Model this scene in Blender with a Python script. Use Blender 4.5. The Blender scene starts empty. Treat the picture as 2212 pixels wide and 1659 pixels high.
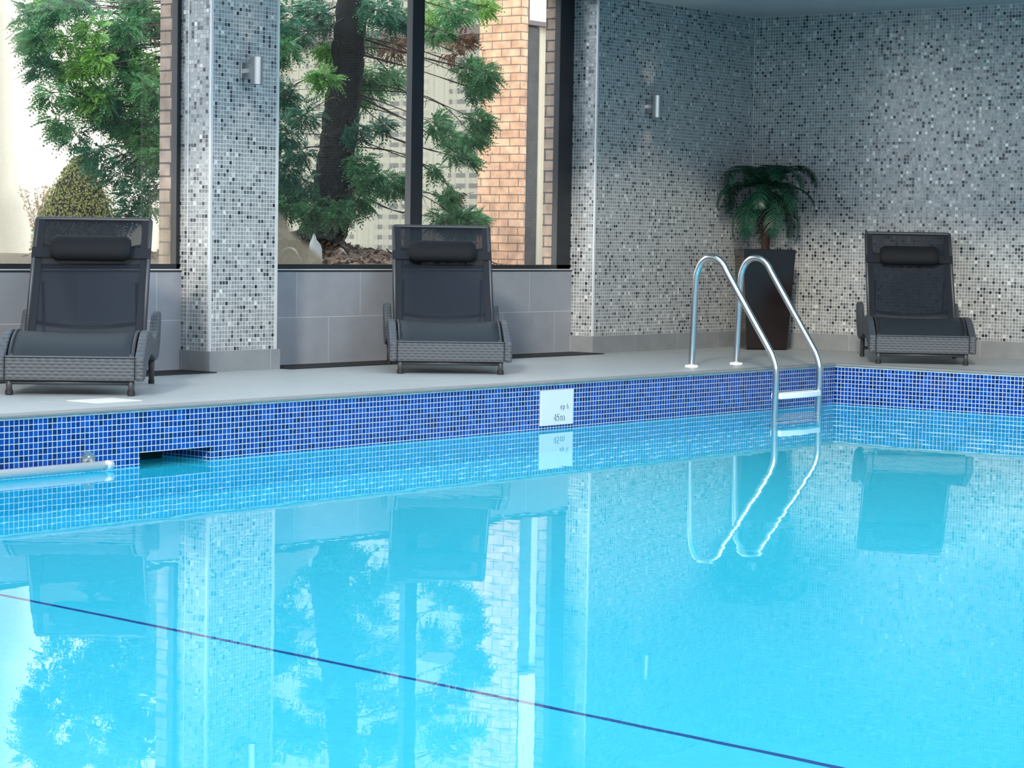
import bpy, bmesh, math, random
from mathutils import Vector, Matrix
random.seed(7)
PI = math.pi
S = bpy.context.scene
C = S.collection

# ------------------------------------------------------------------ camera
CAM_H = 0.78
FPX, IW, IH = 5016.8267, 2212.0, 1659.0
YAW, PIT, ROL = 0.66951493, 0.06233146, 0.01618451
fw = Vector((math.cos(YAW) * math.cos(PIT), math.sin(YAW) * math.cos(PIT), -math.sin(PIT)))
rt0 = Vector((math.sin(YAW), -math.cos(YAW), 0.0))
up0 = rt0.cross(fw)
rt = rt0 * math.cos(ROL) + up0 * math.sin(ROL)
up = up0 * math.cos(ROL) - rt0 * math.sin(ROL)
EYE = Vector((0, 0, CAM_H))


def sight(px, py):
    return rt * ((px - IW / 2) / FPX) + up * (-(py - IH / 2) / FPX) + fw


def at_y(px, py, y):
    d = sight(px, py)
    return EYE + d * (y / d.y)


def at_x(px, py, x):
    d = sight(px, py)
    return EYE + d * (x / d.x)


cam_d = bpy.data.cameras.new('camera')
cam = bpy.data.objects.new('camera', cam_d)
C.objects.link(cam)
cam_d.sensor_fit = 'HORIZONTAL'
cam_d.sensor_width = 36
cam_d.lens = FPX / IW * 36
cam_d.clip_start = 0.05
cam_d.clip_end = 300
m = Matrix((rt, up, -fw)).transposed().to_4x4()
m.translation = EYE
cam.matrix_world = m
S.camera = cam


# ------------------------------------------------------------------ materials
def newmat(name):
    mt = bpy.data.materials.new(name)
    mt.use_nodes = True
    nt = mt.node_tree
    nt.nodes.clear()
    out = nt.nodes.new('ShaderNodeOutputMaterial')
    return mt, nt, out


def nd(nt, t, **kw):
    n = nt.nodes.new('ShaderNode' + t)
    for k, v in kw.items():
        setattr(n, k, v)
    return n


def setin(n, **kw):
    for k, v in kw.items():
        n.inputs[k.replace('_', ' ')].default_value = v
    return n


def lk(nt, a, b):
    nt.links.new(a, b)


def math_n(nt, op, a, b=None, c=None):
    n = nd(nt, 'Math', operation=op)
    for i, v in enumerate((a, b, c)):
        if v is None:
            continue
        if isinstance(v, (int, float)):
            n.inputs[i].default_value = v
        else:
            lk(nt, v, n.inputs[i])
    return n.outputs[0]


def mixc(nt, fac, a, b, blend='MIX'):
    n = nd(nt, 'Mix', data_type='RGBA', blend_type=blend)
    for s, v in ((n.inputs['Factor'], fac), (n.inputs['A'], a), (n.inputs['B'], b)):
        pass
    sock = [n.inputs[0], n.inputs[6], n.inputs[7]]
    for s, v in zip(sock, (fac, a, b)):
        if isinstance(v, (int, float)):
            s.default_value = v
        elif isinstance(v, tuple):
            s.default_value = v if len(v) == 4 else (*v, 1)
        else:
            lk(nt, v, s)
    return n.outputs[2]


def simple(name, col, rough=0.5, metal=0.0, noise=0.0, nscale=40.0, bump=0.0, coat=0.0, spec=0.5):
    mt, nt, out = newmat(name)
    b = nd(nt, 'BsdfPrincipled')
    b.inputs['Roughness'].default_value = rough
    b.inputs['Metallic'].default_value = metal
    b.inputs['Coat Weight'].default_value = coat
    b.inputs['Specular IOR Level'].default_value = spec
    tc = nd(nt, 'TexCoord')
    nz = setin(nd(nt, 'TexNoise'), Scale=nscale, Detail=4.0)
    lk(nt, tc.outputs['Object'], nz.inputs['Vector'])
    lo = tuple(max(0, c * (1 - noise)) for c in col)
    hi = tuple(min(1, c * (1 + noise)) for c in col)
    lk(nt, mixc(nt, nz.outputs['Fac'], lo, hi), b.inputs['Base Color'])
    if bump:
        bp = setin(nd(nt, 'Bump'), Strength=bump, Distance=0.002)
        lk(nt, nz.outputs['Fac'], bp.inputs['Height'])
        lk(nt, bp.outputs[0], b.inputs['Normal'])
    lk(nt, b.outputs[0], out.inputs[0])
    return mt


def wall_uv(nt):
    """u along the wall, v up, for any upright face (object space is room space)."""
    tc = nd(nt, 'TexCoord')
    ge = nd(nt, 'NewGeometry')
    sp = nd(nt, 'SeparateXYZ')
    lk(nt, tc.outputs['Object'], sp.inputs[0])
    sn = nd(nt, 'SeparateXYZ')
    lk(nt, ge.outputs['True Normal'], sn.inputs[0])
    ax = math_n(nt, 'GREATER_THAN', math_n(nt, 'ABSOLUTE', sn.outputs[0]), 0.5)
    az = math_n(nt, 'GREATER_THAN', math_n(nt, 'ABSOLUTE', sn.outputs[2]), 0.5)
    u = math_n(nt, 'ADD', math_n(nt, 'MULTIPLY', sp.outputs[1], ax),
               math_n(nt, 'MULTIPLY', sp.outputs[0], math_n(nt, 'SUBTRACT', 1.0, ax)))
    v = math_n(nt, 'ADD', math_n(nt, 'MULTIPLY', sp.outputs[1], az),
               math_n(nt, 'MULTIPLY', sp.outputs[2], math_n(nt, 'SUBTRACT', 1.0, az)))
    return u, v, ge


def mosaic(name, pu, pv, ou, ov, gap, grout, stops, rough, metal, tilt, spark=0.0, seed=0.0, coat=0.0):
    """small square tiles: every tile its own colour and its own slight tilt, pale joints between"""
    mt, nt, out = newmat(name)
    u, v, ge = wall_uv(nt)
    uu = math_n(nt, 'DIVIDE', math_n(nt, 'ADD', u, ou), pu)
    vv = math_n(nt, 'DIVIDE', math_n(nt, 'ADD', v, ov), pv)
    fu, fv = math_n(nt, 'FRACT', uu), math_n(nt, 'FRACT', vv)
    du = math_n(nt, 'ABSOLUTE', math_n(nt, 'SUBTRACT', fu, 0.5))
    dv = math_n(nt, 'ABSOLUTE', math_n(nt, 'SUBTRACT', fv, 0.5))
    isg = math_n(nt, 'GREATER_THAN', math_n(nt, 'MAXIMUM', du, dv), 0.5 - gap / 2)
    cell = nd(nt, 'CombineXYZ')
    lk(nt, math_n(nt, 'FLOOR', uu), cell.inputs[0])
    lk(nt, math_n(nt, 'FLOOR', vv), cell.inputs[1])
    cell.inputs[2].default_value = seed
    wn = nd(nt, 'TexWhiteNoise', noise_dimensions='3D')
    lk(nt, cell.outputs[0], wn.inputs['Vector'])
    rp = nd(nt, 'ValToRGB')
    rp.color_ramp.interpolation = 'LINEAR'
    el = rp.color_ramp.elements
    while len(el) < len(stops):
        el.new(0.5)
    for e, (p, c) in zip(el, stops):
        e.position = p
        e.color = (*c, 1)
    lk(nt, wn.outputs['Value'], rp.inputs[0])
    col = rp.outputs[0]
    tc = nd(nt, 'TexCoord')
    if spark:
        nz = setin(nd(nt, 'TexNoise'), Scale=130.0, Detail=2.0)
        lk(nt, tc.outputs['Object'], nz.inputs['Vector'])
        cr = setin(nd(nt, 'MapRange'), From_Min=0.35, From_Max=0.65, To_Min=1 - spark, To_Max=1 + spark)
        lk(nt, nz.outputs['Fac'], cr.inputs[0])
        hs = nd(nt, 'VectorMath', operation='SCALE')
        lk(nt, col, hs.inputs[0])
        lk(nt, cr.outputs[0], hs.inputs['Scale'])
        col = hs.outputs[0]
    tile = nd(nt, 'BsdfPrincipled')
    tile.inputs['Roughness'].default_value = rough
    tile.inputs['Metallic'].default_value = metal
    tile.inputs['Coat Weight'].default_value = coat
    tile.inputs['Coat Roughness'].default_value = 0.05
    lk(nt, col, tile.inputs['Base Color'])
    # slight tilt of each tile
    sub = nd(nt, 'VectorMath', operation='SUBTRACT')
    lk(nt, wn.outputs['Color'], sub.inputs[0])
    sub.inputs[1].default_value = (0.5, 0.5, 0.5)
    sc = nd(nt, 'VectorMath', operation='SCALE')
    lk(nt, sub.outputs[0], sc.inputs[0])
    sc.inputs['Scale'].default_value = tilt
    ad = nd(nt, 'VectorMath', operation='ADD')
    lk(nt, ge.outputs['Normal'], ad.inputs[0])
    lk(nt, sc.outputs[0], ad.inputs[1])
    nm = nd(nt, 'VectorMath', operation='NORMALIZE')
    lk(nt, ad.outputs[0], nm.inputs[0])
    if spark:
        nz2 = setin(nd(nt, 'TexNoise'), Scale=70.0, Detail=1.0)
        lk(nt, tc.outputs['Object'], nz2.inputs['Vector'])
        bp = setin(nd(nt, 'Bump'), Strength=spark * 0.6, Distance=0.004)
        lk(nt, nz2.outputs['Fac'], bp.inputs['Height'])
        lk(nt, nm.outputs[0], bp.inputs['Normal'])
        lk(nt, bp.outputs[0], tile.inputs['Normal'])
    else:
        lk(nt, nm.outputs[0], tile.inputs['Normal'])
    gr = nd(nt, 'BsdfDiffuse')
    gr.inputs['Color'].default_value = (*grout, 1)
    mx = nd(nt, 'MixShader')
    lk(nt, isg, mx.inputs[0])
    lk(nt, tile.outputs[0], mx.inputs[1])
    lk(nt, gr.outputs[0], mx.inputs[2])
    lk(nt, mx.outputs[0], out.inputs[0])
    return mt


def bricks(name, w, h, mortar, c1, c2, cm, ou=0.0, ov=0.0, rough=0.85, noise=0.3, bump=0.6, flat=False):
    mt, nt, out = newmat(name)
    if flat:
        tc0 = nd(nt, 'TexCoord')
        sp0 = nd(nt, 'SeparateXYZ')
        lk(nt, tc0.outputs['Object'], sp0.inputs[0])
        u, v = sp0.outputs[0], sp0.outputs[1]
    else:
        u, v, ge = wall_uv(nt)
    cb = nd(nt, 'CombineXYZ')
    lk(nt, math_n(nt, 'ADD', u, ou), cb.inputs[0])
    lk(nt, math_n(nt, 'ADD', v, ov), cb.inputs[1])
    br = nd(nt, 'TexBrick')
    setin(br, Scale=1.0, Brick_Width=w, Row_Height=h, Mortar_Size=mortar, Mortar_Smooth=0.2)
    br.inputs['Color1'].default_value = (*c1, 1)
    br.inputs['Color2'].default_value = (*c2, 1)
    br.inputs['Mortar'].default_value = (*cm, 1)
    lk(nt, cb.outputs[0], br.inputs['Vector'])
    tc = nd(nt, 'TexCoord')
    nz = setin(nd(nt, 'TexNoise'), Scale=9.0, Detail=6.0)
    lk(nt, tc.outputs['Object'], nz.inputs['Vector'])
    g = setin(nd(nt, 'MapRange'), From_Min=0.3, From_Max=0.7, To_Min=1 - noise, To_Max=1 + noise)
    lk(nt, nz.outputs['Fac'], g.inputs[0])
    hs = nd(nt, 'VectorMath', operation='SCALE')
    lk(nt, br.outputs['Color'], hs.inputs[0])
    lk(nt, g.outputs[0], hs.inputs['Scale'])
    b = nd(nt, 'BsdfPrincipled')
    b.inputs['Roughness'].default_value = rough
    lk(nt, hs.outputs[0], b.inputs['Base Color'])
    bp = setin(nd(nt, 'Bump'), Strength=bump, Distance=0.004)
    bp.invert = True
    lk(nt, br.outputs['Fac'], bp.inputs['Height'])
    lk(nt, bp.outputs[0], b.inputs['Normal'])
    lk(nt, b.outputs[0], out.inputs[0])
    return mt


def wicker(name):
    """woven flat strands: staggered short humps with dark notches between them"""
    mt, nt, out = newmat(name)
    tc = nd(nt, 'TexCoord')
    sp = nd(nt, 'SeparateXYZ')
    lk(nt, tc.outputs['Object'], sp.inputs[0])
    u = math_n(nt, 'ADD', sp.outputs[0], sp.outputs[1])
    row = math_n(nt, 'DIVIDE', sp.outputs[2], 0.0165)
    par = math_n(nt, 'MULTIPLY', math_n(nt, 'MODULO', math_n(nt, 'FLOOR', math_n(nt, 'ADD', row, 50.0)), 2.0), 0.5)
    col = math_n(nt, 'ADD', math_n(nt, 'DIVIDE', u, 0.04), par)
    hu = math_n(nt, 'SINE', math_n(nt, 'MULTIPLY', math_n(nt, 'FRACT', col), PI))
    hv = math_n(nt, 'SINE', math_n(nt, 'MULTIPLY', math_n(nt, 'FRACT', row), PI))
    h = math_n(nt, 'SUBTRACT', 1.0, math_n(nt, 'MULTIPLY', math_n(nt, 'POWER', math_n(nt, 'ABSOLUTE', hu), 1.6),
               math_n(nt, 'SUBTRACT', 1.0, math_n(nt, 'POWER', math_n(nt, 'ABSOLUTE', hv), 0.45))))
    b = nd(nt, 'BsdfPrincipled')
    b.inputs['Roughness'].default_value = 0.5
    lk(nt, mixc(nt, h, (0.010, 0.013, 0.018), (0.055, 0.065, 0.080)), b.inputs['Base Color'])
    bp = setin(nd(nt, 'Bump'), Strength=0.8, Distance=0.004)
    lk(nt, h, bp.inputs['Height'])
    lk(nt, bp.outputs[0], b.inputs['Normal'])
    lk(nt, b.outputs[0], out.inputs[0])
    return mt


def sling(name, col, see):
    """textilene mesh: dark threads, the gaps between them let the background through"""
    mt, nt, out = newmat(name)
    tc = nd(nt, 'TexCoord')
    nz = setin(nd(nt, 'TexNoise'), Scale=220.0, Detail=2.0)
    lk(nt, tc.outputs['Object'], nz.inputs['Vector'])
    b = nd(nt, 'BsdfPrincipled')
    b.inputs['Roughness'].default_value = 0.55
    b.inputs['Specular IOR Level'].default_value = 0.2
    lk(nt, mixc(nt, nz.outputs['Fac'], tuple(c * 0.7 for c in col), tuple(c * 1.3 for c in col)), b.inputs['Base Color'])
    tr = nd(nt, 'BsdfTransparent')
    mx = nd(nt, 'MixShader')
    mx.inputs[0].default_value = see
    lk(nt, b.outputs[0], mx.inputs[1])
    lk(nt, tr.outputs[0], mx.inputs[2])
    lk(nt, mx.outputs[0], out.inputs[0])
    return mt


def glass(name, strength=1.0):
    mt, nt, out = newmat(name)
    tr = nd(nt, 'BsdfTransparent')
    tr.inputs[0].default_value = (0.97, 0.985, 0.975, 1)
    gl = nd(nt, 'BsdfGlossy')
    gl.inputs['Roughness'].default_value = 0.0
    ge = nd(nt, 'NewGeometry')
    dt = nd(nt, 'VectorMath', operation='DOT_PRODUCT')
    lk(nt, ge.outputs['Incoming'], dt.inputs[0])
    lk(nt, ge.outputs['Normal'], dt.inputs[1])
    c1 = math_n(nt, 'SUBTRACT', 1.0, math_n(nt, 'ABSOLUTE', dt.outputs['Value']))
    fr = math_n(nt, 'ADD', 0.04, math_n(nt, 'MULTIPLY', math_n(nt, 'POWER', c1, 5.0), 0.96))
    fac = math_n(nt, 'MINIMUM', math_n(nt, 'MULTIPLY', fr, strength), 1.0)
    mx = nd(nt, 'MixShader')
    lk(nt, fac, mx.inputs[0])
    lk(nt, tr.outputs[0], mx.inputs[1])
    lk(nt, gl.outputs[0], mx.inputs[2])
    lk(nt, mx.outputs[0], out.inputs[0])
    return mt


def foggy(name, col, see, masked=False):
    mt, nt, out = newmat(name)
    tc = nd(nt, 'TexCoord')
    nz = setin(nd(nt, 'TexNoise'), Scale=160.0, Detail=3.0)
    lk(nt, tc.outputs['Object'], nz.inputs['Vector'])
    df = nd(nt, 'BsdfDiffuse')
    tl = nd(nt, 'BsdfTranslucent')
    c = mixc(nt, nz.outputs['Fac'], tuple(x * 0.85 for x in col), tuple(min(1, x * 1.15) for x in col))
    lk(nt, c, df.inputs[0])
    lk(nt, c, tl.inputs[0])
    m1 = nd(nt, 'MixShader')
    m1.inputs[0].default_value = 0.5
    lk(nt, df.outputs[0], m1.inputs[1])
    lk(nt, tl.outputs[0], m1.inputs[2])
    tr = nd(nt, 'BsdfTransparent')
    mx = nd(nt, 'MixShader')
    if masked:      # how densely the droplets stand, thinning out to the edge of the patch
        at = nd(nt, 'Attribute')
        at.attribute_name = 'droplets'
        lk(nt, math_n(nt, 'SUBTRACT', 1.0, math_n(nt, 'MULTIPLY', at.outputs['Fac'], 1.0 - see)), mx.inputs[0])
    else:
        mx.inputs[0].default_value = see
    lk(nt, m1.outputs[0], mx.inputs[1])
    lk(nt, tr.outputs[0], mx.inputs[2])
    lk(nt, mx.outputs[0], out.inputs[0])
    return mt


def water_mat():
    mt, nt, out = newmat('calm_pool_water')
    tc = nd(nt, 'TexCoord')
    mp = nd(nt, 'Mapping')
    mp.inputs['Rotation'].default_value = (0, 0, -0.9)
    mp.inputs['Scale'].default_value = (1.0, 0.55, 1.0)
    lk(nt, tc.outputs['Object'], mp.inputs[0])
    n1 = setin(nd(nt, 'TexNoise'), Scale=5.5, Detail=2.5, Roughness=0.42)
    n2 = setin(nd(nt, 'TexNoise'), Scale=1.6, Detail=1.0)
    lk(nt, mp.outputs[0], n1.inputs['Vector'])
    lk(nt, mp.outputs[0], n2.inputs['Vector'])
    n3 = setin(nd(nt, 'TexNoise'), Scale=24.0, Detail=1.0)
    lk(nt, mp.outputs[0], n3.inputs['Vector'])
    h = math_n(nt, 'ADD', n1.outputs['Fac'], math_n(nt, 'MULTIPLY', n2.outputs['Fac'], 2.0))
    h = math_n(nt, 'ADD', h, math_n(nt, 'MULTIPLY', n3.outputs['Fac'], 0.08))
    bp = setin(nd(nt, 'Bump'), Strength=1.0, Distance=0.0003)
    lk(nt, h, bp.inputs['Height'])
    g = nd(nt, 'BsdfGlass')
    g.inputs['IOR'].default_value = 1.333
    g.inputs['Roughness'].default_value = 0.0
    g.inputs['Color'].default_value = (1, 1, 1, 1)
    lk(nt, bp.outputs[0], g.inputs['Normal'])
    lk(nt, g.outputs[0], out.inputs[0])
    return mt


def leafmat(name, c1, c2, trans=0.35, rough=0.5):
    mt, nt, out = newmat(name)
    oi = nd(nt, 'NewGeometry')
    tc = nd(nt, 'TexCoord')
    nz = setin(nd(nt, 'TexNoise'), Scale=4.0, Detail=3.0)
    lk(nt, tc.outputs['Object'], nz.inputs['Vector'])
    f = math_n(nt, 'ADD', math_n(nt, 'MULTIPLY', oi.outputs['Random Per Island'], 0.6),
               math_n(nt, 'MULTIPLY', nz.outputs['Fac'], 0.45))
    c = mixc(nt, f, c1, c2)
    b = nd(nt, 'BsdfPrincipled')
    b.inputs['Roughness'].default_value = rough
    b.inputs['Specular IOR Level'].default_value = 0.3
    lk(nt, c, b.inputs['Base Color'])
    tl = nd(nt, 'BsdfTranslucent')
    lk(nt, c, tl.inputs[0])
    mx = nd(nt, 'MixShader')
    mx.inputs[0].default_value = trans
    lk(nt, b.outputs[0], mx.inputs[1])
    lk(nt, tl.outputs[0], mx.inputs[2])
    lk(nt, mx.outputs[0], out.inputs[0])
    return mt


def curtain_mat():
    mt, nt, out = newmat('checked_net_curtain')
    tc = nd(nt, 'TexCoord')
    sp = nd(nt, 'SeparateXYZ')
    lk(nt, tc.outputs['Object'], sp.inputs[0])
    y, z = sp.outputs[1], sp.outputs[2]
    fz = math_n(nt, 'GREATER_THAN', math_n(nt, 'FRACT', math_n(nt, 'DIVIDE', z, 0.10)), 0.55)
    fy = math_n(nt, 'GREATER_THAN', math_n(nt, 'FRACT', math_n(nt, 'DIVIDE', y, 0.17)), 0.45)
    wide = math_n(nt, 'GREATER_THAN', math_n(nt, 'FRACT', math_n(nt, 'DIVIDE', y, 0.95)), 0.28)
    chk = math_n(nt, 'MULTIPLY', math_n(nt, 'MULTIPLY', fz, math_n(nt, 'ADD', math_n(nt, 'MULTIPLY', fy, 0.75), 0.25)), wide)
    c = mixc(nt, chk, (0.46, 0.445, 0.38), (0.20, 0.20, 0.195))
    df = nd(nt, 'BsdfDiffuse')
    tl = nd(nt, 'BsdfTranslucent')
    lk(nt, c, df.inputs[0])
    lk(nt, c, tl.inputs[0])
    mx = nd(nt, 'MixShader')
    mx.inputs[0].default_value = 0.2
    lk(nt, df.outputs[0], mx.inputs[1])
    lk(nt, tl.outputs[0], mx.inputs[2])
    lk(nt, mx.outputs[0], out.inputs[0])
    return mt


TP = 0.0235     # wall mosaic pitch
PP = 0.0262     # pool tile pitch
M = {}
GREYS = [(0.0, (0.018, 0.022, 0.03)), (0.05, (0.06, 0.07, 0.08)), (0.12, (0.13, 0.14, 0.15)), (0.20, (0.26, 0.275, 0.285)), (0.7, (0.325, 0.34, 0.35)),
         (0.95, (0.41, 0.42, 0.425)), (1.0, (0.75, 0.75, 0.73))]
M['mosaic'] = mosaic('silver_glass_mosaic', TP, TP, 0.006, 0.0, 0.145, (0.51, 0.535, 0.55), GREYS, 0.24, 0.28, 0.06, 0.25)
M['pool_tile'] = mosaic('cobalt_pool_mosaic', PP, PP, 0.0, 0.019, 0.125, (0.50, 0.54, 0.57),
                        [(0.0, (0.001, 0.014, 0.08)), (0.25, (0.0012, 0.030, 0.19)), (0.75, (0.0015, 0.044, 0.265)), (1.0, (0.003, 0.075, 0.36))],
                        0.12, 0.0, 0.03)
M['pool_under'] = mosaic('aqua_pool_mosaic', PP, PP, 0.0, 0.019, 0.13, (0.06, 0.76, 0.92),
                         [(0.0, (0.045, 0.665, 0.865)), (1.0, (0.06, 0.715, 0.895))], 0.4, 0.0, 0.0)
M['pool_line'] = simple('navy_floor_line', (0.006, 0.06, 0.30), 0.4)
M['deck'] = bricks('pale_grey_deck_tile', 0.6, 0.6, 0.0025, (0.30, 0.325, 0.343), (0.318, 0.343, 0.36), (0.245, 0.265, 0.28), 0.27, 0.12, 0.42, 0.05, 0.1, flat=True)
M['coping'] = simple('grey_coping_stone', (0.20, 0.20, 0.205), 0.45, 0, 0.15, 14)
M['bedding'] = simple('pale_tile_bedding', (0.45, 0.52, 0.54), 0.7, 0, 0.5, 30)
M['sill_tile'] = bricks('mid_grey_wall_tile', 0.57, 0.285, 0.0022, (0.24, 0.252, 0.285), (0.255, 0.267, 0.30), (0.42, 0.44, 0.48), 0.085, -0.002, 0.5, 0.06, 0.05)
M['skirt'] = bricks('grey_skirting_tile', 0.53, 1.0, 0.002, (0.19, 0.205, 0.22), (0.21, 0.225, 0.24), (0.33, 0.35, 0.37), 0.10, 0.3, 0.5, 0.08, 0.05)
M['trim'] = simple('brushed_pale_trim', (0.62, 0.64, 0.67), 0.35, 0.3)
M['ceil'] = simple('matt_grey_ceiling', (0.40, 0.45, 0.48), 0.8)
M['upstand'] = simple('white_upstand', (0.78, 0.79, 0.80), 0.8)
M['plaster'] = simple('white_plaster', (0.72, 0.73, 0.73), 0.8, 0, 0.04, 3)
M['frame'] = simple('black_window_frame', (0.012, 0.014, 0.018), 0.38)
M['lit_side'] = simple('frame_side_painted_lit', (0.07, 0.07, 0.075), 0.5)  # frame side painted lighter grey for the light it catches
M['glass'] = glass('window_glass', 1.9)
M['glass_far'] = glass('garden_wing_glass', 0.5)
M['water'] = water_mat()
M['steel'] = simple('polished_steel', (0.64, 0.65, 0.66), 0.24, 1.0, 0.03, 30)
M['satin'] = simple('satin_steel', (0.52, 0.52, 0.52), 0.33, 1.0, 0.05, 60)
M['white_plastic'] = simple('white_plastic', (0.80, 0.81, 0.81), 0.35)
M['rail'] = simple('pale_enamel_rail', (0.66, 0.68, 0.70), 0.25, 0.35)
M['sign'] = simple('white_sign_plate', (0.58, 0.62, 0.65), 0.3)
M['ink'] = simple('faded_black_lettering', (0.02, 0.05, 0.07), 0.5)
M['ink2'] = simple('worn_grey_lettering', (0.08, 0.10, 0.115), 0.5)
M['wicker'] = wicker('charcoal_wicker')
M['sling'] = sling('black_mesh_sling', (0.011, 0.016, 0.027), 0.30)
M['seat'] = sling('black_seat_sling', (0.020, 0.027, 0.036), 0.04)
M['hem'] = simple('black_sling_hem', (0.010, 0.013, 0.020), 0.6, 0, 0.2, 200, spec=0.25)
M['alu'] = simple('dark_aluminium', (0.045, 0.05, 0.062), 0.42, 0.5)
M['leg'] = simple('charcoal_powder_coat', (0.045, 0.048, 0.055), 0.45)
M['foot'] = simple('black_rubber', (0.01, 0.01, 0.011), 0.6)
M['pillow'] = simple('black_head_pillow', (0.004, 0.0055, 0.009), 0.75, 0, 0.25, 120, 0.3, spec=0.25)
M['grate'] = simple('black_drain_grating', (0.012, 0.013, 0.015), 0.5)
M['marker'] = simple('cream_deck_plate', (0.62, 0.61, 0.56), 0.4)
M['planter'] = simple('glossy_dark_brown_planter', (0.010, 0.006, 0.006), 0.14, 0, 0.4, 5, spec=0.35)
M['soil'] = simple('dark_soil', (0.02, 0.014, 0.01), 0.95, 0, 0.5, 80, 0.8)
M['palmtrunk'] = simple('fibrous_palm_trunk', (0.030, 0.012, 0.010), 0.9, 0, 0.6, 60, 1.0)
M['palm'] = leafmat('artificial_palm_green', (0.004, 0.030, 0.020), (0.012, 0.075, 0.040), 0.12, 0.4)
M['palm_new'] = leafmat('young_palm_green', (0.008, 0.065, 0.025), (0.02, 0.11, 0.04), 0.15, 0.4)
M['skimmer'] = simple('dark_green_skimmer_throat', (0.004, 0.022, 0.016), 0.5)
M['brick'] = bricks('warm_orange_brick', 0.225, 0.075, 0.006, (0.53, 0.31, 0.20), (0.63, 0.40, 0.26), (0.22, 0.15, 0.12), 0.03, 0.01)
M['brick_near'] = bricks('brown_grey_brick', 0.225, 0.075, 0.006, (0.44, 0.32, 0.26), (0.52, 0.38, 0.30), (0.14, 0.12, 0.11), 0.11, 0.02)
M['darkframe'] = simple('weathered_dark_jamb', (0.055, 0.052, 0.050), 0.7, 0, 0.5, 8)
M['bar'] = simple('dull_purple_brown_bar', (0.14, 0.11, 0.11), 0.7)
M['cream'] = simple('cream_painted_panel', (0.50, 0.46, 0.36), 0.7, 0, 0.1, 3)
M['render'] = simple('cream_rendered_wall', (0.88, 0.82, 0.70), 0.9, 0, 0.03, 1.5)
M['curtain'] = curtain_mat()
M['bark'] = simple('dark_ridged_bark', (0.018, 0.012, 0.010), 0.95, 0, 0.7, 35, 1.0)
M['twig'] = simple('brown_twig', (0.07, 0.045, 0.03), 0.9, 0, 0.4, 30)
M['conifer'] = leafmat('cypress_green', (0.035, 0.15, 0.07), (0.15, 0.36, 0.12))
M['conifer_yellow'] = leafmat('yellow_green_cypress', (0.09, 0.28, 0.05), (0.28, 0.52, 0.12))  # yellower, brighter green used for some clumps
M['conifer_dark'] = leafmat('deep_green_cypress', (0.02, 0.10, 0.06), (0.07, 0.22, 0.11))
M['dead'] = leafmat('dry_brown_sprays', (0.10, 0.045, 0.025), (0.22, 0.11, 0.06), 0.2)
M['shrub'] = leafmat('olive_box_leaves', (0.12, 0.14, 0.04), (0.24, 0.25, 0.075))
M['pink'] = leafmat('pale_pinkish_leaves', (0.24, 0.22, 0.09), (0.55, 0.32, 0.22))
M['earth'] = simple('garden_earth', (0.14, 0.09, 0.065), 0.95, 0, 0.5, 12, 0.8)
M['chips'] = leafmat('bark_chips', (0.07, 0.035, 0.022), (0.30, 0.19, 0.13), 0.0, 0.9)
M['bag'] = foggy('translucent_white_plastic', (0.75, 0.75, 0.74), 0.25)
M['fog'] = foggy('tan_condensation', (0.22, 0.185, 0.13), 0.10, True)
M['fog2'] = foggy('cream_condensation', (0.36, 0.31, 0.23), 0.30, True)
M['paving'] = simple('pale_garden_path', (0.62, 0.58, 0.50), 0.9, 0, 0.1, 4)


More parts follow.
